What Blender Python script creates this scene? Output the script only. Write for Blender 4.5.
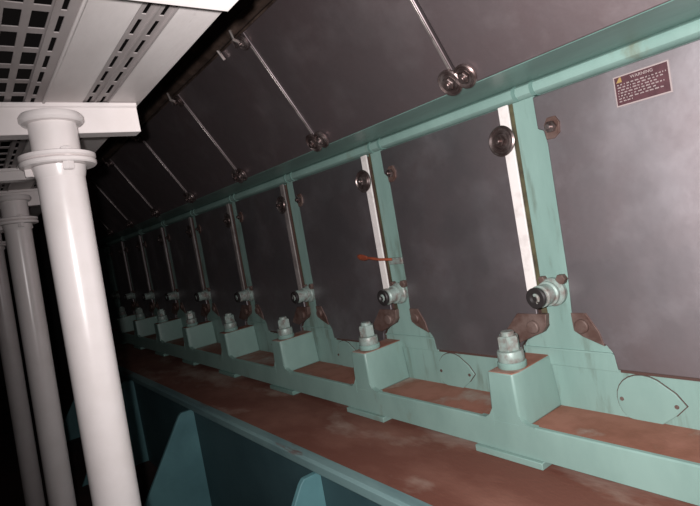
import bpy, bmesh, math, random
from mathutils import Vector, Matrix
for o in list(bpy.data.objects): bpy.data.objects.remove(o)
S = bpy.context.scene
COL = S.collection
random.seed(4)

# ------------------------------------------------------------ camera, world, light, exposure
cd = bpy.data.cameras.new('camera'); cam = bpy.data.objects.new('camera', cd); COL.objects.link(cam)
cd.sensor_width = 36.0; cd.lens = 36.0*522.456/700.0; cd.clip_start = 0.01
Rw = Matrix(((0.59220325, -0.06710151, -0.80298985), (0.78679657, -0.16692954, 0.59421013), (-0.17391512, -0.98368283, -0.04606098)))
m3 = Matrix((Rw.col[0], -Rw.col[1], -Rw.col[2])).transposed()
CAM = Vector((0.0, -1.5, 0.0))
cam.matrix_world = Matrix.Translation(CAM) @ m3.to_4x4()
S.camera = cam

w = bpy.data.worlds.new('dark_room'); S.world = w; w.use_nodes = True
w.node_tree.nodes['Background'].inputs[0].default_value = (1.0, 0.86, 0.84, 1)
w.node_tree.nodes['Background'].inputs[1].default_value = 0.005

ld = bpy.data.lights.new('phone_flash', 'SPOT'); ld.energy = 205.0; ld.shadow_soft_size = 0.012; ld.color = (1.0, 0.955, 0.95)
ld.spot_size = math.radians(135); ld.spot_blend = 1.0
fl_ = bpy.data.objects.new('phone_flash', ld); COL.objects.link(fl_); fl_.location = CAM + Vector((-0.03, -0.03, 0.045))
aim = Rw @ Vector((590-350, 215-253, 522.456))          # the flash is strongest towards the right-hand covers
fl_.rotation_euler = aim.to_track_quat('-Z', 'Y').to_euler()

S.view_settings.view_transform = 'Standard'; S.view_settings.look = 'None'
S.view_settings.gamma = 1.0; S.view_settings.use_curve_mapping = False
S.view_settings.exposure = 0.0

# ------------------------------------------------------------ materials
def mat(name, c1, c2=None, rough=0.5, metal=0.0, scale=6.0, lo=0.4, hi=0.65, bump=0.0, bscale=60.0,
        c3=None, s3=30.0, lo3=0.62, hi3=0.72, stretch=(1, 1, 1), rough2=None, spec=0.5):
    m = bpy.data.materials.new(name); m.use_nodes = True
    nt = m.node_tree; N = nt.nodes; L = nt.links; b = N['Principled BSDF']
    b.inputs['Roughness'].default_value = rough; b.inputs['Metallic'].default_value = metal
    b.inputs['Specular IOR Level'].default_value = spec
    b.inputs['Base Color'].default_value = (*c1, 1)
    tc = N.new('ShaderNodeTexCoord'); mp = N.new('ShaderNodeMapping'); L.new(tc.outputs['Object'], mp.inputs[0])
    mp.inputs['Scale'].default_value = stretch
    oi = N.new('ShaderNodeObjectInfo'); L.new(oi.outputs['Location'], mp.inputs['Location'])
    def noise(sc, lo, hi, det=6):
        n = N.new('ShaderNodeTexNoise'); n.inputs['Scale'].default_value = sc; n.inputs['Detail'].default_value = det
        n.inputs['Roughness'].default_value = 0.6
        L.new(mp.outputs[0], n.inputs['Vector'])
        r = N.new('ShaderNodeMapRange'); r.inputs[1].default_value = lo; r.inputs[2].default_value = hi
        L.new(n.outputs[0], r.inputs[0]); return r.outputs[0]
    cur = None
    if c2:
        f = noise(scale, lo, hi)
        mx = N.new('ShaderNodeMix'); mx.data_type = 'RGBA'
        mx.inputs[6].default_value = (*c1, 1); mx.inputs[7].default_value = (*c2, 1)
        L.new(f, mx.inputs[0]); cur = mx.outputs[2]
        if rough2 is not None:
            rr = N.new('ShaderNodeMapRange'); rr.inputs[3].default_value = rough; rr.inputs[4].default_value = rough2
            L.new(f, rr.inputs[0]); L.new(rr.outputs[0], b.inputs['Roughness'])
    if c3:
        f = noise(s3, lo3, hi3)
        mx2 = N.new('ShaderNodeMix'); mx2.data_type = 'RGBA'
        if cur: L.new(cur, mx2.inputs[6])
        else: mx2.inputs[6].default_value = (*c1, 1)
        mx2.inputs[7].default_value = (*c3, 1); L.new(f, mx2.inputs[0]); cur = mx2.outputs[2]
    if cur: L.new(cur, b.inputs['Base Color'])
    if bump:
        n = N.new('ShaderNodeTexNoise'); n.inputs['Scale'].default_value = bscale; n.inputs['Detail'].default_value = 4
        L.new(mp.outputs[0], n.inputs['Vector'])
        bp = N.new('ShaderNodeBump'); bp.inputs['Strength'].default_value = bump; bp.inputs['Distance'].default_value = 0.004
        L.new(n.outputs[0], bp.inputs['Height']); L.new(bp.outputs[0], b.inputs['Normal'])
    return m

M = {}
M['teal'] = mat('sea_green_paint', (0.225, 0.345, 0.310), (0.18, 0.285, 0.255), 0.42, 0, 5, 0.4, 0.7, 0.12, 40,
                c3=(0.16, 0.17, 0.12), s3=9, lo3=0.62, hi3=0.82, stretch=(1, 1, 0.5))
M['teal_dirty'] = mat('grimy_sea_green_paint', (0.225, 0.345, 0.310), (0.18, 0.285, 0.255), 0.42, 0, 5, 0.4, 0.7, 0.15, 40,
                c3=(0.10, 0.12, 0.09), s3=11, lo3=0.53, hi3=0.78, stretch=(1.6, 1, 0.3))
M['teal_shaded'] = mat('shaded_sea_green_paint', (0.17, 0.29, 0.258), (0.12, 0.21, 0.185), 0.38, 0, 7, 0.4, 0.7, 0.1, 40, stretch=(0.3, 1, 1))  # darker copy of the sea green, with shade put into the colour
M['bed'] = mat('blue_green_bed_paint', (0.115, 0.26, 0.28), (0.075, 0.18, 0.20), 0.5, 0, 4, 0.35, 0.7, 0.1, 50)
M['bed_side'] = mat('dark_blue_green_side', (0.045, 0.09, 0.10), (0.03, 0.065, 0.075), 0.5, 0, 4, 0.35, 0.7, 0.1, 50)  # girder side coloured darker than the gussets
M['bed_edge'] = mat('worn_bed_edge_paint', (0.17, 0.27, 0.27), (0.10, 0.17, 0.18), 0.5, 0, 7, 0.4, 0.6, 0.1, 50,
                    c3=(0.12, 0.07, 0.06), s3=12, lo3=0.60, hi3=0.68, stretch=(0.25, 1, 1))
M['rust'] = mat('red_brown_rusty_primer', (0.145, 0.050, 0.033), (0.22, 0.095, 0.068), 0.75, 0, 5, 0.42, 0.68, 0.35, 90,
                c3=(0.34, 0.25, 0.205), s3=4.5, lo3=0.54, hi3=0.74, stretch=(0.5, 1, 1))
M['tray_rust'] = mat('rust_dust_in_tray', (0.30, 0.13, 0.09), (0.21, 0.082, 0.05), 0.8, 0, 6, 0.4, 0.6, 0.3, 90,
                     c3=(0.40, 0.36, 0.31), s3=3.0, lo3=0.50, hi3=0.66)
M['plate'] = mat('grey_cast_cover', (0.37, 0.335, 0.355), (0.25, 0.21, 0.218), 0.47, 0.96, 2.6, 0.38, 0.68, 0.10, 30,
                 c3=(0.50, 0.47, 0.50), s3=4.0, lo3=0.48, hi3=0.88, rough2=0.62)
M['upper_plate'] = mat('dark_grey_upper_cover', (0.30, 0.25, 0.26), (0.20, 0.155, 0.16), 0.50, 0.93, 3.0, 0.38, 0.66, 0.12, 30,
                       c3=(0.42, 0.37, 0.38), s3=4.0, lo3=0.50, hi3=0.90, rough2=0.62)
M['gasket'] = mat('brown_gasket', (0.07, 0.035, 0.028), None, 0.8)
M['white'] = mat('white_gloss_paint', (0.82, 0.76, 0.75), (0.74, 0.68, 0.66), 0.26, 0, 8, 0.45, 0.8, 0.05, 25,
                 c3=(0.45, 0.36, 0.32), s3=14, lo3=0.72, hi3=0.85)
M['walk'] = mat('dirty_white_walkway_paint', (0.62, 0.58, 0.57), (0.50, 0.455, 0.445), 0.5, 0, 5, 0.38, 0.7, 0.15, 50,
                c3=(0.20, 0.15, 0.13), s3=9, lo3=0.66, hi3=0.8, stretch=(0.35, 1, 1))
M['plank'] = mat('grey_galvanised_plank', (0.33, 0.295, 0.29), (0.23, 0.20, 0.195), 0.55, 0.1, 8, 0.4, 0.7, 0.2, 60,
                 c3=(0.16, 0.12, 0.11), s3=12, lo3=0.66, hi3=0.8, stretch=(0.3, 1, 1))
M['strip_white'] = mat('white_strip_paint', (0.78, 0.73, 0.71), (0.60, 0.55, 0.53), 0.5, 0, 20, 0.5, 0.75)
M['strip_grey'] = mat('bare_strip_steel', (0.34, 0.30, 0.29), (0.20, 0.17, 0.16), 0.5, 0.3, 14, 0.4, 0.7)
M['steel'] = mat('dark_worn_steel', (0.14, 0.10, 0.095), (0.34, 0.29, 0.28), 0.36, 0.85, 25, 0.45, 0.7, 0.1, 80)
M['bright'] = mat('bright_worn_steel', (0.50, 0.45, 0.43), (0.26, 0.22, 0.21), 0.34, 0.8, 20, 0.45, 0.7)
M['rusty_steel'] = mat('rusty_brown_steel', (0.085, 0.045, 0.036), (0.17, 0.12, 0.105), 0.6, 0.2, 16, 0.4, 0.7, 0.2, 80)
M['bolt'] = mat('painted_bolt_grey_green', (0.29, 0.37, 0.34), (0.20, 0.17, 0.155), 0.45, 0.15, 30, 0.45, 0.65, 0.2, 80)
M['black'] = mat('black_rubber', (0.018, 0.015, 0.015), None, 0.5)
M['olive'] = mat('dark_olive', (0.10, 0.09, 0.045), (0.04, 0.03, 0.02), 0.7, 0, 14)
M['orange'] = mat('orange_plastic', (0.30, 0.07, 0.03), (0.18, 0.04, 0.02), 0.5, 0, 20)
M['maroon'] = mat('maroon_sign_enamel', (0.085, 0.035, 0.042), (0.06, 0.025, 0.03), 0.5, 0.0, 40, spec=0.3)
M['letter'] = mat('pale_sign_lettering', (0.33, 0.27, 0.265), None, 0.6)
M['yellow'] = mat('yellow_sign_paint', (0.30, 0.20, 0.07), None, 0.6)
M['floor'] = mat('dark_brown_bilge_floor', (0.055, 0.03, 0.026), (0.02, 0.014, 0.013), 0.8, 0, 2.5, 0.4, 0.65, 0.3, 12)
M['dark'] = mat('dark_steel_wall', (0.03, 0.028, 0.028), (0.018, 0.016, 0.016), 0.8, 0, 2)
M['grimy'] = mat('grimy_dark_rail', (0.11, 0.075, 0.06), (0.04, 0.026, 0.02), 0.5, 0.3, 9, 0.4, 0.6, 0.3, 60)

# ------------------------------------------------------------ mesh helpers
def prism(bm, pts, axis, a, b, mi=0):
    """extrude a 2D polygon along an axis; axis 'y': pts are (x,z); 'x': (y,z); 'z': (x,y)"""
    def P(p, t):
        return {'y': (p[0], t, p[1]), 'x': (t, p[0], p[1]), 'z': (p[0], p[1], t)}[axis]
    A = [bm.verts.new(P(p, a)) for p in pts]; B = [bm.verts.new(P(p, b)) for p in pts]
    fs = [bm.faces.new(A), bm.faces.new(B[::-1])]
    n = len(pts)
    for i in range(n): fs.append(bm.faces.new((A[i], B[i], B[(i+1) % n], A[(i+1) % n])))
    for f in fs: f.material_index = mi
    return fs
def box(bm, x0, x1, y0, y1, z0, z1, mi=0):
    return prism(bm, [(x0, z0), (x1, z0), (x1, z1), (x0, z1)], 'y', y0, y1, mi)
def lathe(bm, prof, seg=28, M4=None, mi=0):
    """prof: (r, h) list revolved round local Z, transformed by M4"""
    M4 = M4 or Matrix()
    rings = []
    for r, h in prof:
        if r < 1e-6: rings.append([bm.verts.new(M4 @ Vector((0, 0, h)))])
        else: rings.append([bm.verts.new(M4 @ Vector((r*math.cos(2*math.pi*i/seg), r*math.sin(2*math.pi*i/seg), h))) for i in range(seg)])
    for a, b in zip(rings, rings[1:]):
        for i in range(seg):
            j = (i+1) % seg
            if len(a) == 1 and len(b) == 1: continue
            if len(a) == 1: f = bm.faces.new((a[0], b[i], b[j]))
            elif len(b) == 1: f = bm.faces.new((a[i], b[0], a[j]))
            else: f = bm.faces.new((a[i], b[i], b[j], a[j]))
            f.material_index = mi
def frame(loc, zdir, xhint=(1, 0, 0)):
    z = Vector(zdir).normalized(); x = Vector(xhint); x = (x - z*x.dot(z)).normalized(); y = z.cross(x)
    return Matrix.Translation(Vector(loc)) @ Matrix((x, y, z)).transposed().to_4x4()
def cyl(bm, loc, zdir, r, h, seg=24, bev=0.0, mi=0, r2=None):
    r2 = r if r2 is None else r2
    b = bev
    lathe(bm, [(0, 0), (r-b, 0), (r, b), (r2, h-b), (r2-b, h), (0, h)], seg, frame(loc, zdir), mi)
def tube(bm, pts, r, seg=12, mi=0):
    pts = [Vector(p) for p in pts]; rings = []
    for i, p in enumerate(pts):
        d = (pts[min(i+1, len(pts)-1)] - pts[max(i-1, 0)]).normalized()
        f = frame(p, d, (0.3, 0.2, 1) if abs(d.z) < 0.9 else (1, 0, 0))
        rings.append([bm.verts.new(f @ Vector((r*math.cos(2*math.pi*k/seg), r*math.sin(2*math.pi*k/seg), 0))) for k in range(seg)])
    for a, b in zip(rings, rings[1:]):
        for k in range(seg):
            f = bm.faces.new((a[k], b[k], b[(k+1) % seg], a[(k+1) % seg])); f.material_index = mi
    for r_ in (rings[0][::-1], rings[-1]): bm.faces.new(r_).material_index = mi
def obj(name, bm, mats, parent=None, bevel=0.0, smooth=True, loc=None, angle=35):
    bmesh.ops.recalc_face_normals(bm, faces=bm.faces)
    me = bpy.data.meshes.new(name); bm.to_mesh(me); bm.free()
    for m_ in (mats if isinstance(mats, (list, tuple)) else [mats]): me.materials.append(m_)
    o = bpy.data.objects.new(name, me); COL.objects.link(o)
    if parent: o.parent = parent
    if loc: o.location = loc
    if bevel:
        md = o.modifiers.new('bevel', 'BEVEL'); md.width = bevel; md.segments = 2; md.limit_method = 'ANGLE'
    if smooth:
        me.set_sharp_from_angle(angle=math.radians(angle))
        for p in me.polygons: p.use_smooth = True
        me.set_sharp_from_angle(angle=math.radians(angle))
    return o
def tag(o, label, cat, group=None):
    o['label'] = label; o['category'] = cat
    if group: o['group'] = group
    return o
def thing(name, loc, label, cat, group=None):
    o = bpy.data.objects.new(name, None); o.empty_display_size = 0.05; COL.objects.link(o); o.location = loc
    return tag(o, label, cat, group)
def struct(o): o['kind'] = 'structure'; return o
def B(): return bmesh.new()
def copy_tree(o, parent=None):
    c = o.copy(); COL.objects.link(c)
    if parent: c.parent = parent
    for ch in list(o.children): copy_tree(ch, c)
    return c
ORD = ['first', 'second', 'third', 'fourth', 'fifth', 'sixth', 'seventh', 'eighth', 'ninth', 'tenth']

P = 0.7365          # pitch of the engine's bays
XJ = -0.985         # nearest column seen in full
XR = 0.50           # near end of what is built
XL = XJ - 8*P - 0.05
ZB = -0.809         # top of the rusty bed

# ------------------------------------------------------------ setting
bm = B(); box(bm, -10, 3, -4, 4, -1.60, -1.50); struct(obj('floor', bm, M['floor'], smooth=False))
bm = B(); box(bm, -10.1, -10, -4, 4, -1.60, 2.6); struct(obj('wall_left', bm, M['dark'], smooth=False))

# ------------------------------------------------------------ foundation bed
bed = thing('engine_foundation', (0, 0, -1.5), 'blue green steel foundation girder with rusty red top plate under the engine', 'foundation')
def rel(o_root):  # parent keeps world coordinates
    return Vector(o_root.location)
def part(name, bm, m, root, bevel=0.0, smooth=True, angle=35):
    o = obj(name, bm, m, root, bevel, smooth, angle=angle)
    p = root; off = Vector((0, 0, 0))
    while p: off += Vector(p.location); p = p.parent
    o.location = -off
    return o
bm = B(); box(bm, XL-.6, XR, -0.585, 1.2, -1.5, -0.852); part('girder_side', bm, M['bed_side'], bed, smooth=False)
bm = B(); box(bm, XL-.6, XR, -0.565, 1.2, -0.852, ZB); part('top_plate', bm, M['rust'], bed, smooth=False)
bm = B(); prism(bm, [(-0.565, -0.850), (-0.606, -0.850), (-0.612, -0.842), (-0.612, -0.812), (-0.604, -0.804), (-0.565, -0.804)], 'x', XL-.6, XR)
part('edge_flange', bm, M['bed_edge'], bed, 0.002)
for gx in (-0.33, -1.65, -2.97, -4.29, -5.61):
    bm = B()
    prism(bm, [(-0.585, -0.853), (-0.655, -0.853), (-0.672, -0.868), (-0.93, -1.263), (-1.06, -1.5), (-0.585, -1.5)], 'x', gx-0.022, gx)
    part('gusset', bm, M['bed'], bed, 0.002)

# ------------------------------------------------------------ crankcase (everything cast or welded together)
eng = thing('engine_crankcase', (0, 0, ZB), 'long sea green engine crankcase with row of grey side covers', 'engine')
bm = B()
box(bm, XL, XR, 0.012, 1.1, -0.785, 0.345)
part('casing', bm, M['teal'], eng, smooth=False)
# skirt wall below the covers
bm = B(); box(bm, XL, XR, 0.0, 0.012, -0.72, -0.503); part('skirt', bm, M['teal_dirty'], eng, smooth=False)
# foot slab with rust-dusted top
bm = B()
for f in box(bm, XL, XR, -0.22, 0.06, -0.786, -0.699): pass
bm.faces.ensure_lookup_table(); bmesh.ops.recalc_face_normals(bm, faces=bm.faces)
for f in bm.faces: f.material_index = 1 if f.normal.z > 0.9 else 0
part('foot_tray', bm, [M['teal'], M['tray_rust']], eng, smooth=False)
bm = B(); prism(bm, [(-0.2205, -0.786), (-0.2205, -0.690), (-0.217, -0.686), (-0.206, -0.686), (-0.198, -0.6985), (-0.198, -0.786)], 'x', XL, XR)
part('tray_lip', bm, M['teal'], eng)
# rail bead and soffit
bm = B(); prism(bm, [(0.01, 0.306), (-0.014, 0.308), (-0.024, 0.316), (-0.028, 0.330), (-0.024, 0.343), (-0.012, 0.352), (0.01, 0.354)], 'x', XL, XR)
rail = part('edge_rail', bm, M['teal'], eng)
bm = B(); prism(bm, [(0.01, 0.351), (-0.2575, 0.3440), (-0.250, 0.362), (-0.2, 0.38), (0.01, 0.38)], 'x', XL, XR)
part('soffit', bm, M['teal_shaded'], eng)  # grazing shade on the underside is put into its colour
# sloping upper box carrying the upper covers
U = Vector((0, -0.5166, 0.8562)); NU = Vector((0, -0.8562, -0.5166))   # up the slope, outward normal
A0 = Vector((0, -0.2575, 0.3447))
def up(x, s, n=0.0): return Vector((x, 0, 0)) + A0 + U*s + NU*n
bm = B()
q = [up(0, 0.0, -0.022), up(0, 0.61, -0.022)]
prism(bm, [(q[0].y, q[0].z+0.01), (q[1].y, q[1].z), (q[1].y+0.5, q[1].z+0.1), (1.1, q[1].z+0.1), (1.1, 0.36)], 'x', XL, XR)
part('upper_casing', bm, M['grimy'], eng, smooth=False)
for k in range(9):
    xj = XJ - k*P; dx = xj
    # column: upright bar with the flared bottle shaped foot
    bm = B()
    prism(bm, [(dx-.027, .306), (dx+.052, .306), (dx+.053, .205), (dx+.072, .195), (dx+.078, .146), (dx+.076, -.25), (dx+.068, -.375),
               (dx+.072, -.435), (dx+.10, -.452), (dx+.140, -.466), (dx+.166, -.482), (dx+.180, -.503), (dx+.187, -.56), (dx-.135, -.56), (dx-.128, -.503), (dx-.112, -.482), (dx-.085, -.466),
               (dx-.035, -.445), (dx-.020, -.425), (dx-.020, -.375), (dx-.027, -.30)], 'y', -0.006, 0.013)
    cl = part('column', bm, M['teal_dirty'], eng, 0.002)
    bm = B(); box(bm, dx-.045, dx-.006, 0.0, 0.013, -.40, .306); part('recess_strip', bm, M['olive'], eng, smooth=False)  # dark olive strip filling the gap left of the column
    bm = B(); box(bm, dx-.128, dx+.180, -0.012, -0.004, -.5065, -.5015); part('ledge', bm, M['teal'], eng, smooth=False)
    # stub shaft
    bm = B(); c = (dx+.022, 0.0, -.298)
    lathe(bm, [(0, 0), (.044, 0), (.046, .006), (.046, .020), (.042, .025), (.034, .027), (.034, .036), (.039, .039), (.039, .047), (.033, .050), (.033, .078), (.035, .080), (.035, .088), (0.031, .092), (0.031, .100), (0, .100)], 28, frame((dx+.018, -.002, -.312), (0, -1, 0)))
    st = part('stub_shaft', bm, M['bolt'], eng)
    bm = B(); lathe(bm, [(.020, 0), (.031, 0), (.033, .004), (.033, .013), (.030, .016), (.018, .016), (.013, .010), (.0, .010)], 26, frame((dx+.018, -.100, -.312), (0, -1, 0)))
    part('end_ring', bm, M['black'], st)
    bm = B(); tube(bm, [(dx+.018+.010*math.cos(a), -.112, -.315+.013*math.sin(a)) for a in [i*.35-1.2 for i in range(10)]], .0055, 8)
    part('end_clip', bm, M['bolt'], st)
    for nx, nr in ((.055, .017), (-.012, .013)):
        bm = B(); cyl(bm, (dx+nx, -.004, -.272), (0, -1, 0), nr, .022, 6, .002); part('shaft_nut', bm, M['rusty_steel'], st)
    if k < 8:
        # lugs holding the lower cover corners
        bm = B(); prism(bm, [(dx-.125, -.385), (dx-.014, -.385), (dx-.020, -.425), (dx-.038, -.447), (dx-.088, -.468), (dx-.135, -.49), (dx-.21, -.478)], 'y', -0.026, -0.003)
        lg = part('clamp_lug', bm, M['rusty_steel'], eng, 0.002)
        bm = B(); cyl(bm, (dx-.065, -.024, -.428), (0, -1, 0), .022, .016, 20, .003); part('lug_bolt', bm, M['rusty_steel'], lg)
        bm = B(); prism(bm, [(dx+.072, -.378), (dx+.122, -.378), (dx+.155, -.435), (dx+.165, -.478), (dx+.10, -.452), (dx+.074, -.435)], 'y', -0.024, -0.003)
        lg = part('clamp_lug', bm, M['rusty_steel'], eng, 0.002)
        bm = B(); cyl(bm, (dx+.105, -.022, -.418), (0, -1, 0), .022, .014, 20, .003); part('lug_bolt', bm, M['rusty_steel'], lg)
        # foot block
        bm = B()
        zt = -.527
        bot = [(dx-.140, -.22), (dx-.030, -.22), (dx-.020, -.19), (dx-.024, -.0), (dx-.150, -.0)]
        top = [(dx-.128, -.22), (dx-.034, -.22), (dx-.026, -.19), (dx-.040, -.0), (dx-.140, -.0)]
        Vb = [bm.verts.new((x, y, -.70)) for x, y in bot]; Vt = [bm.verts.new((x, y, zt)) for x, y in top]
        bm.faces.new(Vb[::-1]); ft = bm.faces.new(Vt); ft.material_index = 1
        for i in range(5): bm.faces.new((Vb[i], Vb[(i+1) % 5], Vt[(i+1) % 5], Vt[i]))
        fb = part('foot_block', bm, [M['teal'], M['tray_rust']], eng, 0.006)
        # fillets where the block flows into the slab lip
        for fp in ([(dx-.034, -.71), (dx-.035, -.655), (dx-.024, -.675), (dx-.004, -.6845), (dx+.02, -.685), (dx+.02, -.71)],
                   [(dx-.132, -.71), (dx-.131, -.650), (dx-.146, -.673), (dx-.164, -.6845), (dx-.19, -.685), (dx-.19, -.71)]):
            bm = B(); prism(bm, fp, 'y', -0.2212, -0.199); part('block_fillet', bm, M['teal'], fb)
    # lens shaped inspection plate right of the column
    ox = dx + .262; oz = -.641
    pts = []
    for i in range(17):                      # rounded left, pointed right
        a = math.radians(60 + i*15); pts.append((ox - .012 + .080*math.cos(a), oz + .078*math.sin(a)))
    pts += [(ox+.066, oz-.028), (ox+.096, oz+.004), (ox+.072, oz+.036)]
    pts = [(x, max(z, -.6995)) for x, z in pts]
    bm = B(); prism(bm, pts, 'y', -0.006, 0.001)
    ip = part('inspection_plate', bm, M['teal'], eng, 0.001)
    bm = B(); prism(bm, [(ox + (x-ox)*1.035, oz + (z-oz)*1.035) for x, z in pts if z > -.699] , 'y', -0.0015, 0.001)
    part('plate_gasket', bm, M['gasket'], ip)
    for sx in (-.078, .072):
        bm = B(); cyl(bm, (ox+sx, -.005, oz-.0), (0, -1, 0), .006, .004, 12, .001); part('screw', bm, M['rusty_steel'], ip)
    # pipe-like clips on the rail above every other column
    for cx_ in (dx-.01, dx+.055):
        bm = B(); prism(bm, [(0.01, 0.304), (-0.016, 0.305), (-0.027, 0.315), (-0.031, 0.330), (-0.027, 0.345), (-0.014, 0.355), (0.01, 0.356)], 'x', cx_, cx_+.012)
        part('rail_joint', bm, M['teal_shaded'], rail)
# clip on the second column
d1 = XJ - P
bm = B(); box(bm, d1-.010, d1+.078, -.022, -.004, -.185, -.160); box(bm, d1-.012, d1+.080, -.026, -.004, -.163, -.157)
part('column_clip', bm, M['bolt'], eng, 0.002)
# end housing
bm = B(); prism(bm, [(-7.62, -.75), (-7.62, .26), (-7.5, .30), (XL, .30), (XL, -.75)], 'y', -.06, 1.0); prism(bm, [(-7.6, -.30), (-7.6, -.27), (XL-.02, -.27), (XL-.02, -.30)], 'y', -.08, -.05)
part('end_housing', bm, M['teal_shaded'], eng, 0.01)

# ------------------------------------------------------------ lower covers
COVER_LABEL = [
    'large grey crankcase cover at the right, carrying the maroon plate',
    'grey crankcase cover between the two bright white strips',
    'dark grey crankcase cover with the orange lever at its right edge',
    'dark crankcase cover, fourth from the right in the lower row',
    'dark crankcase cover, fifth from the right in the lower row',
    'dark crankcase cover, sixth from the right in the lower row',
    'dark crankcase cover, seventh from the right in the lower row',
    'nearly black crankcase cover, eighth from the right in the lower row',
    'farthest nearly black crankcase cover, beside the green end housing']
def make_cover():
    t = thing('crankcase_cover', (0, 0, 0), '', 'cover', 'lower row of crankcase covers')
    # local x = 0 is the column on its left
    def outline(s=0.0):
        Rr = P
        return [(.056+s, .300-s), (.057+s, .201), (.075+s, .192), (.082+s, .150), (.082+s, .146), (.080+s, -.25), (.073+s, -.378), (.076+s, -.43),
                (.10+s, -.446), (.142+s, -.460), (.170+s, -.478), (.186+s, -.500), (.192+s, -.548+s),
                (Rr-.14-s, -.548+s), (Rr-.134-s, -.500), (Rr-.116-s, -.478), (Rr-.088-s, -.460), (Rr-.060-s, -.445), (Rr-.050-s, -.43), (Rr-.046-s, .300-s)]
    bm = B(); prism(bm, outline(0.0), 'y', -0.020, -0.008); obj('plate', bm, M['plate'], t, 0.003)
    bm = B(); prism(bm, [(x, -.559 if z < -.54 else z) for x, z in outline(0.002)], 'y', -0.0085, 0.013); obj('gasket', bm, M['gasket'], t, smooth=False)  # brown gasket, its bottom dropped to draw the shadow line below the plate
    # big clamp disc by the right edge, over the strip
    bm = B()
    lathe(bm, [(0, 0), (.040, 0), (.048, .004), (.050, .010), (.045, .014), (.040, .008), (.034, .007), (.031, .012), (.027, .012), (.024, .006), (.0, .006)], 32, frame((P-.064, -.032, .194), (0, -1, 0)))
    cyl(bm, (P-.064, -.014, .194), (0, -1, 0), .012, .020, 16)
    d = obj('clamp_disc', bm, M['steel'], t)
    bm = B(); cyl(bm, (P-.064, -.038, .194), (0, -1, 0), .019, .020, 6, .002); cyl(bm, (P-.064, -.056, .194), (0, -1, 0), .010, .014, 14, .002)
    obj('nut', bm, M['steel'], d)
    # small nut by the left edge
    bm = B(); prism(bm, [(.084, .162), (.082, .206), (.095, .226), (.122, .226), (.134, .204), (.130, .174), (.11, .160)], 'y', -.026, -.018)
    n = obj('edge_washer', bm, M['rusty_steel'], t, 0.002)
    bm = B(); cyl(bm, (.108, -.025, .196), (0, -1, 0), .018, .016, 6, .002); cyl(bm, (.108, -.040, .196), (0, -1, 0), .008, .012, 12, .001)
    obj('nut', bm, M['steel'], n)
    return t
cov = make_cover()
for c in range(9):
    t = cov if c == 0 else copy_tree(cov)
    t.location = (XJ - c*P, 0, 0); t['label'] = COVER_LABEL[c]
    if c == 8: t['label'] = COVER_LABEL[8]

# strips right of each cover, at each column
SL = ['bright white painted strip beside the nearest green column', 'bright white strip behind the orange lever, second from the right',
      'grey metal strip beside a column, third from the right', 'grey metal strip beside a column, fourth from the right',
      'dim grey strip, fifth from the right', 'dim grey strip, sixth from the right', 'very dark strip, seventh from the right', 'farthest and faintest metal strip in the row']
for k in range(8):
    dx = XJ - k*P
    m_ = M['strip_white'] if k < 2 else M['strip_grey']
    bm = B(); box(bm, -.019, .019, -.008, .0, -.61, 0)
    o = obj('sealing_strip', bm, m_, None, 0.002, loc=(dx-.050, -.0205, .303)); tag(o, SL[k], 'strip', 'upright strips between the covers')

# ------------------------------------------------------------ maroon plate
wp = thing('warning_plate', (-0.608, -.0205, .2365), 'small maroon metal plate with lines of pale lettering on the right grey cover', 'sign')
bm = B(); box(bm, -.0745, .0745, -.0015, 0, -.0435, .0435); obj('border', bm, M['letter'], wp, 0.0005)
bm = B(); box(bm, -.0705, .0705, -.0025, -.001, -.0395, .0395); obj('face', bm, M['maroon'], wp, smooth=False)
bm = B(); y0, y1 = -.0032, -.002
for r in range(7):
    z = .0155 - r*.0078
    x = -.064 ; end = [.064, .060, .044, .062, .040, .058, -.028][r]
    while x < end:
        L_ = random.uniform(.004, .013); L_ = min(L_, end-x)
        # each word is a row of tiny upright strokes
        n = max(1, int(L_/.0026))
        for i in range(n):
            h = random.choice((.0036, .0036, .0028))
            box(bm, x+i*.0026, x+i*.0026+.0018, y0, y1, z, z+h)
        x += L_ + .0026
obj('lettering', bm, M['letter'], wp, smooth=False)
cu = bpy.data.curves.new('title', 'FONT'); cu.body = 'WARNING'; cu.size = .0125; cu.extrude = .0004; cu.align_x = 'CENTER'
to = bpy.data.objects.new('title', cu); COL.objects.link(to)
dg = bpy.context.evaluated_depsgraph_get(); me = bpy.data.meshes.new_from_object(to.evaluated_get(dg))
bpy.data.objects.remove(to)
to = bpy.data.objects.new('title_lettering', me); COL.objects.link(to); to.parent = wp
me.materials.clear(); me.materials.append(M['letter'])
to.rotation_euler = (math.pi/2, 0, 0); to.location = (0.004, -.0028, .0265)
bm = B(); prism(bm, [(-.066, .024), (-.050, .024), (-.052, .0385), (-.056, .0385)], 'y', -.0032, -.002); obj('corner_mark', bm, M['yellow'], wp, smooth=False)

wp.scale = (.935, 1, .93); wp.location.x = -.613
# ------------------------------------------------------------ orange lever
ol = thing('orange_lever', (d1+.0, -.03, -.150), 'small orange lever sticking out left from the second green column', 'lever')
bm = B(); tube(bm, [(.02, .006, -.012), (-.03, -.022, -.005), (-.075, -.030, .004), (-.11, -.034, .010)], .006, 10); obj('stem', bm, M['orange'], ol)
bm = B(); lathe(bm, [(0, 0), (.009, .003), (.015, .02), (.017, .04), (.014, .058), (.006, .066), (0, .067)], 18, frame((-.095, -.034, .008), (-1, -.06, .12)) @ Matrix.Diagonal((1, .5, 1, 1)))
obj('grip', bm, M['orange'], ol)

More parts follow.
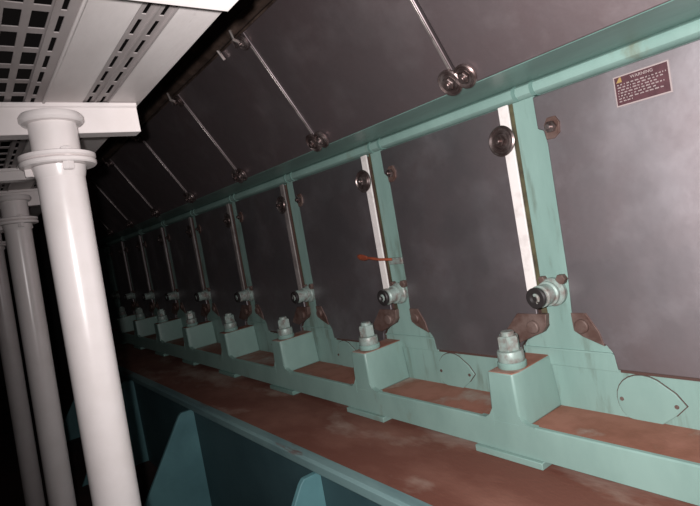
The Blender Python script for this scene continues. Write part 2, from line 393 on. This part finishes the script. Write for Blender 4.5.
# ------------------------------------------------------------ holding-down bolts and shims
def make_bolt():
    t = thing('foundation_bolt', (0, 0, 0), '', 'bolt', 'holding-down bolts on the green feet')
    bm = B(); lathe(bm, [(0, 0), (.044, 0), (.046, .003), (.046, .017), (.043, .020), (0, .020)], 30); obj('washer', bm, M['teal'], t)
    bm = B(); lathe(bm, [(0, .020), (.041, .020), (.042, .023), (.042, .050), (.040, .054), (.03, .056), (0, .056)], 30); obj('sleeve', bm, M['bolt'], t)
    bm = B(); lathe(bm, [(0, .055), (.032, .055), (.0345, .058), (.0345, .098), (.031, .103), (0, .103)], 6); lathe(bm, [(.022, .10), (.022, .112), (.019, .116), (0, .116)], 18)
    obj('nut', bm, M['bolt'], t)
    return t
BL = ['large bolt with stacked washers on the nearest green foot block', 'foundation bolt below the orange lever, second from the right',
      'foundation bolt on the third foot block from the right', 'foundation bolt on the fourth foot block from the right', 'dim foundation bolt on the fifth foot block from the right',
      'dim foundation bolt on the sixth foot block from the right', 'dark foundation bolt on the seventh foot block from the right', 'farthest foundation bolt, at the dark end of the engine']
bt = make_bolt()
for k in range(8):
    t = bt if k == 0 else copy_tree(bt)
    t.location = (XJ - k*P - .080, -.150, -.5268); t.rotation_euler = (0, 0, .3*k); t['label'] = BL[k]
    bm = B(); box(bm, -.127, .127, -.047, .10, 0, .0215)
    o = obj('shim_plate', bm, M['teal_shaded'] if k > 1 else M['teal'], None, 0.002, loc=(XJ - k*P - .092, -.187, ZB+.0005))  # farther shims take the shaded green, dimming painted in
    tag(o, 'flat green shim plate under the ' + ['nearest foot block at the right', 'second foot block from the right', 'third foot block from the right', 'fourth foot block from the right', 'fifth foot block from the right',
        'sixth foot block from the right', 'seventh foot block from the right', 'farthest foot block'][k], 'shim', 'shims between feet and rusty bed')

# ------------------------------------------------------------ upper sloping covers
XS = -0.985
LU = 0.515
def make_upper():
    t = thing('upper_cover', (0, 0, 0), '', 'cover', 'upper row of sloping covers')
    # local x runs from 0 (left seam) to P
    bm = B()
    g = .005
    a = [up(g, .003, -.006), up(P-g, .003, -.006), up(P-g, LU, -.006), up(g, LU, -.006)]
    vs = [bm.verts.new(v) for v in a]; ws = [bm.verts.new(v + NU*.014) for v in a]
    bm.faces.new(vs); bm.faces.new(ws[::-1])
    for i in range(4): bm.faces.new((vs[i], ws[i], ws[(i+1) % 4], vs[(i+1) % 4]))
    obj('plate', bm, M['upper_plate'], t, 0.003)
    bm = B()
    a = [up(.0, .0, -.021), up(P, .0, -.021), up(P, LU, -.021), up(0, LU, -.021)]
    vs = [bm.verts.new(v) for v in a]; ws = [bm.verts.new(v + NU*.015) for v in a]
    bm.faces.new(vs); bm.faces.new(ws[::-1])
    for i in range(4): bm.faces.new((vs[i], ws[i], ws[(i+1) % 4], vs[(i+1) % 4]))
    obj('gasket', bm, M['black'], t, smooth=False)
    for (x, s, r) in ((.030, .034, .036), (P-.026, .034, .040), (P-.03, .487, .030)):
        bm = B()
        lathe(bm, [(0, 0), (r-.005, 0), (r, .004), (r, .010), (r-.004, .013), (r-.008, .007), (r*.68, .006), (r*.62, .012), (r*.54, .012), (r*.5, .006), (0, .006)], 30, frame(up(x, s, .010), NU))
        d = obj('clamp_disc', bm, M['steel'], t)
        bm = B(); cyl(bm, up(x, s, .016), NU, r*.46, .016, 6, .002); cyl(bm, up(x, s, .030), NU, r*.25, .012, 12, .001); cyl(bm, up(x, s, .003), NU, r*.3, .012, 12)
        obj('nut', bm, M['steel'], d)
    bm = B()
    f0 = up(P-.011, .070, .008); f1 = up(P-.011, .462, .008)
    for off in (0,):
        v = [f0 + Vector((-.0035, 0, 0)), f0 + Vector((.0035, 0, 0)), f1 + Vector((.0035, 0, 0)), f1 + Vector((-.0035, 0, 0))]
        vs = [bm.verts.new(p_) for p_ in v]; ws = [bm.verts.new(p_ + NU*.005) for p_ in v]
        bm.faces.new(vs); bm.faces.new(ws[::-1])
        for i in range(4): bm.faces.new((vs[i], ws[i], ws[(i+1) % 4], vs[(i+1) % 4]))
    obj('edge_strip', bm, M['bright'], t, 0.001)
    bm = B()
    c = up(P-.03, .487, .02)
    tube(bm, [c + Vector((-.035, 0, 0)) + U*.0 + NU*.01, c + Vector((-.045, 0, 0)) + U*.03, c + Vector((-.01, 0, 0)) + U*.05 - NU*.01], .006, 8)
    obj('hook', bm, M['steel'], t)
    return t
UL = ['dark grey sloping upper cover at the top right corner', 'dark grey sloping upper cover between double clamp discs and long seam at top centre', 'third sloping upper cover from the right, its top near the walkway edge',
      'fourth sloping upper cover from the right', 'fifth sloping upper cover from the right, nearly black', 'sixth sloping upper cover from the right, nearly black',
      'seventh sloping upper cover from the right, nearly black', 'eighth sloping upper cover from the right, in darkness', 'farthest sloping upper cover, in darkness behind the white pipe']
uc = make_upper()
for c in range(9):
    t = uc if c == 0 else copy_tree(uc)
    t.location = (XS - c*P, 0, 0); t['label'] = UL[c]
# grimy rail along the top edge of the upper covers
tr = thing('top_rail', up(-3, .55, .0), 'grimy dark pipe rail along the top edge of the sloping covers', 'rail')
bm = B(); tube(bm, [up(XL, .545, .012), up(XR, .545, .012)], .022, 14); part('pipe', bm, M['grimy'], tr)
for k in range(0, 8):
    xk = XS - k*P - .03
    bm = B(); c = up(xk, .545, .012)
    lathe(bm, [(.022, -.018), (.030, -.016), (.030, .016), (.022, .018)], 16, frame(c, (1, 0, 0)))
    tube(bm, [c + NU*.02 - U*.0, c + NU*.034 - U*.03, c + NU*.01 - U*.06], .007, 8)
    part('bracket', bm, M['bright'] if k < 3 else M['steel'], tr)  # farther brackets get the darker steel, distance dimming put into the colour
    if k in (0, 1):
        bm = B(); c = up(xk-.17, .53, .02)
        tube(bm, [c + U*.01, c - U*.045 + NU*.0], .007, 8)
        part('tab', bm, M['bright'], tr)

# ------------------------------------------------------------ white support pipes
def make_pipe(zt, zb, r=.0535):
    t = thing('support_pipe', (0, 0, 0), '', 'pipe', 'white pipes holding up the walkway')
    bm = B(); lathe(bm, [(0, zb), (r, zb), (r, zt-.02), (0, zt-.02)], 48); obj('tube', bm, M['white'], t)
    bm = B(); lathe(bm, [(r-.002, zt-.026), (r+.012, zt-.024), (r+.017, zt-.018), (r+.017, zt-.008), (r+.013, zt-.002), (r-.01, zt), (0, zt)], 44); obj('collar', bm, M['white'], t)
    bm = B()
    lathe(bm, [(r-.002, zt-0.1280), (r+.028, zt-0.1280), (r+.031, zt-0.1250), (r+.031, zt-0.1180), (r+.028, zt-0.1150), (r+.02, zt-0.1135), (r+.028, zt-0.1120), (r+.031, zt-0.1090), (r+.031, zt-0.1020), (r+.023, zt-0.0990), (r-.002, zt-0.0990)], 48)
    lathe(bm, [(r-.001, zt-0.1600), (r+.002, zt-0.1500), (r+.006, zt-0.1290), (r-.001, zt-0.1270)], 48)
    fl = obj('flange', bm, M['white'], t)
    for i in range(3):
        a = math.radians(8 + i*120)
        bm = B(); cyl(bm, ((r+.012)*math.cos(a), (r+.012)*math.sin(a), zt-0.1460), (0, 0, 1), .013, .054, 6, .002); obj('bolt', bm, M['white'], fl)
    bm = B(); lathe(bm, [(0, zb-.002), (r+.05, zb-.002), (r+.05, zb+.016), (r, zb+.016)], 32); obj('foot_plate', bm, M['white'], t)
    return t
ZW = 0.444
pl = [('nearest and thickest looking white support pipe', -1.43, -1.262, .3985, .026), ('white support pipe, second from the right', -2.76, -1.256, .405, .036), ('farthest white pipe at the left edge, third from the right', -4.0, -1.300, .405, .036)]
for lab, x, y, zt, lean in pl:
    t = make_pipe(0.0, -1.49 - zt)
    t.location = (x, y, zt); t['label'] = lab
    t.rotation_euler = (-lean, 0, 0)

# ------------------------------------------------------------ walkway above
wk = thing('walkway_platform', (-1.5, -1.2, ZW), 'dirty white overhead walkway of perforated planks on cross beams', 'walkway')
X0, X1 = -4.4, 0.10
def holed(bm, xa, xb, ya, yb, rows, hx, hw, px, z0, z1, x_ph=0.0):
    """strip with a regular series of rectangular holes; rows = hole centre y positions"""
    cuts = [ya]
    for r in rows: cuts += [r-hw/2, r+hw/2]
    cuts.append(yb)
    for i in range(0, len(cuts), 2): box(bm, xa, xb, cuts[i], cuts[i+1], z0, z1)
    n = int((xb-xa)/px)
    for r in rows:
        x = xa
        edges = []
        k = 0
        while True:
            h0 = xa + x_ph + k*px; h1 = h0 + hx
            box(bm, x, min(h0, xb), r-hw/2, r+hw/2, z0, z1)
            x = h1; k += 1
            if x >= xb - px: break
        box(bm, x, xb, r-hw/2, r+hw/2, z0, z1)
segs = [(-2.36, 0.10), (-4.4, -2.44)]
for xa, xb in segs:
    bm = B(); holed(bm, xa, xb, -1.60, -1.303, [-1.56, -1.52, -1.48, -1.44, -1.40, -1.36, -1.320], .070, .026, .092, ZW+.004, ZW+.006, .02)
    part('perforated_plank', bm, M['plank'], wk, smooth=False)
    bm = B(); holed(bm, xa, xb, -1.305, -1.268, [-1.289], .070, .009, .092, ZW-.001, ZW+.001, .02)
    part('perforated_plank', bm, M['plank'], wk, smooth=False)
    bm = B(); box(bm, xa, xb, -1.268, -1.174, ZW-.001, ZW+.012); box(bm, xa, xb, -1.268, -1.262, ZW-.006, ZW)
    part('plain_channel', bm, M['walk'], wk, .002)
    bm = B(); holed(bm, xa, xb, -1.174, -1.113, [-1.160, -1.128], .070, .0085, .092, ZW+.002, ZW+.004, .03)
    box(bm, xa, xb, -1.147, -1.143, ZW-.002, ZW+.003); box(bm, xa, xb, -1.116, -1.112, ZW-.003, ZW+.003)
    part('slotted_plank', bm, M['plank'], wk, smooth=False)
    bm = B(); box(bm, xa, xb, -1.112, -1.022, ZW, ZW+.012); box(bm, xa, xb, -1.028, -1.022, ZW, ZW+.05)
    part('edge_plate', bm, M['walk'], wk, smooth=False)
def channel(bm, x, y0_, y1_, zb, zt):
    # C section beam, web towards +x
    prism(bm, [(x, zb), (x-.05, zb), (x-.05, zb+.007), (x-.008, zb+.009), (x-.008, zt-.009), (x-.05, zt-.007), (x-.05, zt), (x+.006, zt), (x+.006, zt-.010), (x, zt-.013)], 'y', y0_, y1_)
for x, ye, zb in ((-.742, -1.075, .390), (-1.478, -1.040, .364), (-2.30, -1.08, .397), (-2.83, -1.145, .365), (-4.07, -1.1, .367)):
    bm = B(); channel(bm, x, -1.75, ye, zb, ZW-.001 if x != -1.478 else ZW-.001)
    cb = part('cross_beam', bm, M['white'], wk, .002)
    if x == -1.478:
        bm = B(); cyl(bm, (x-.001, -1.143, .402), (1, 0, 0), .016, .012, 20, .003); part('bolt_head', bm, M['white'], cb)
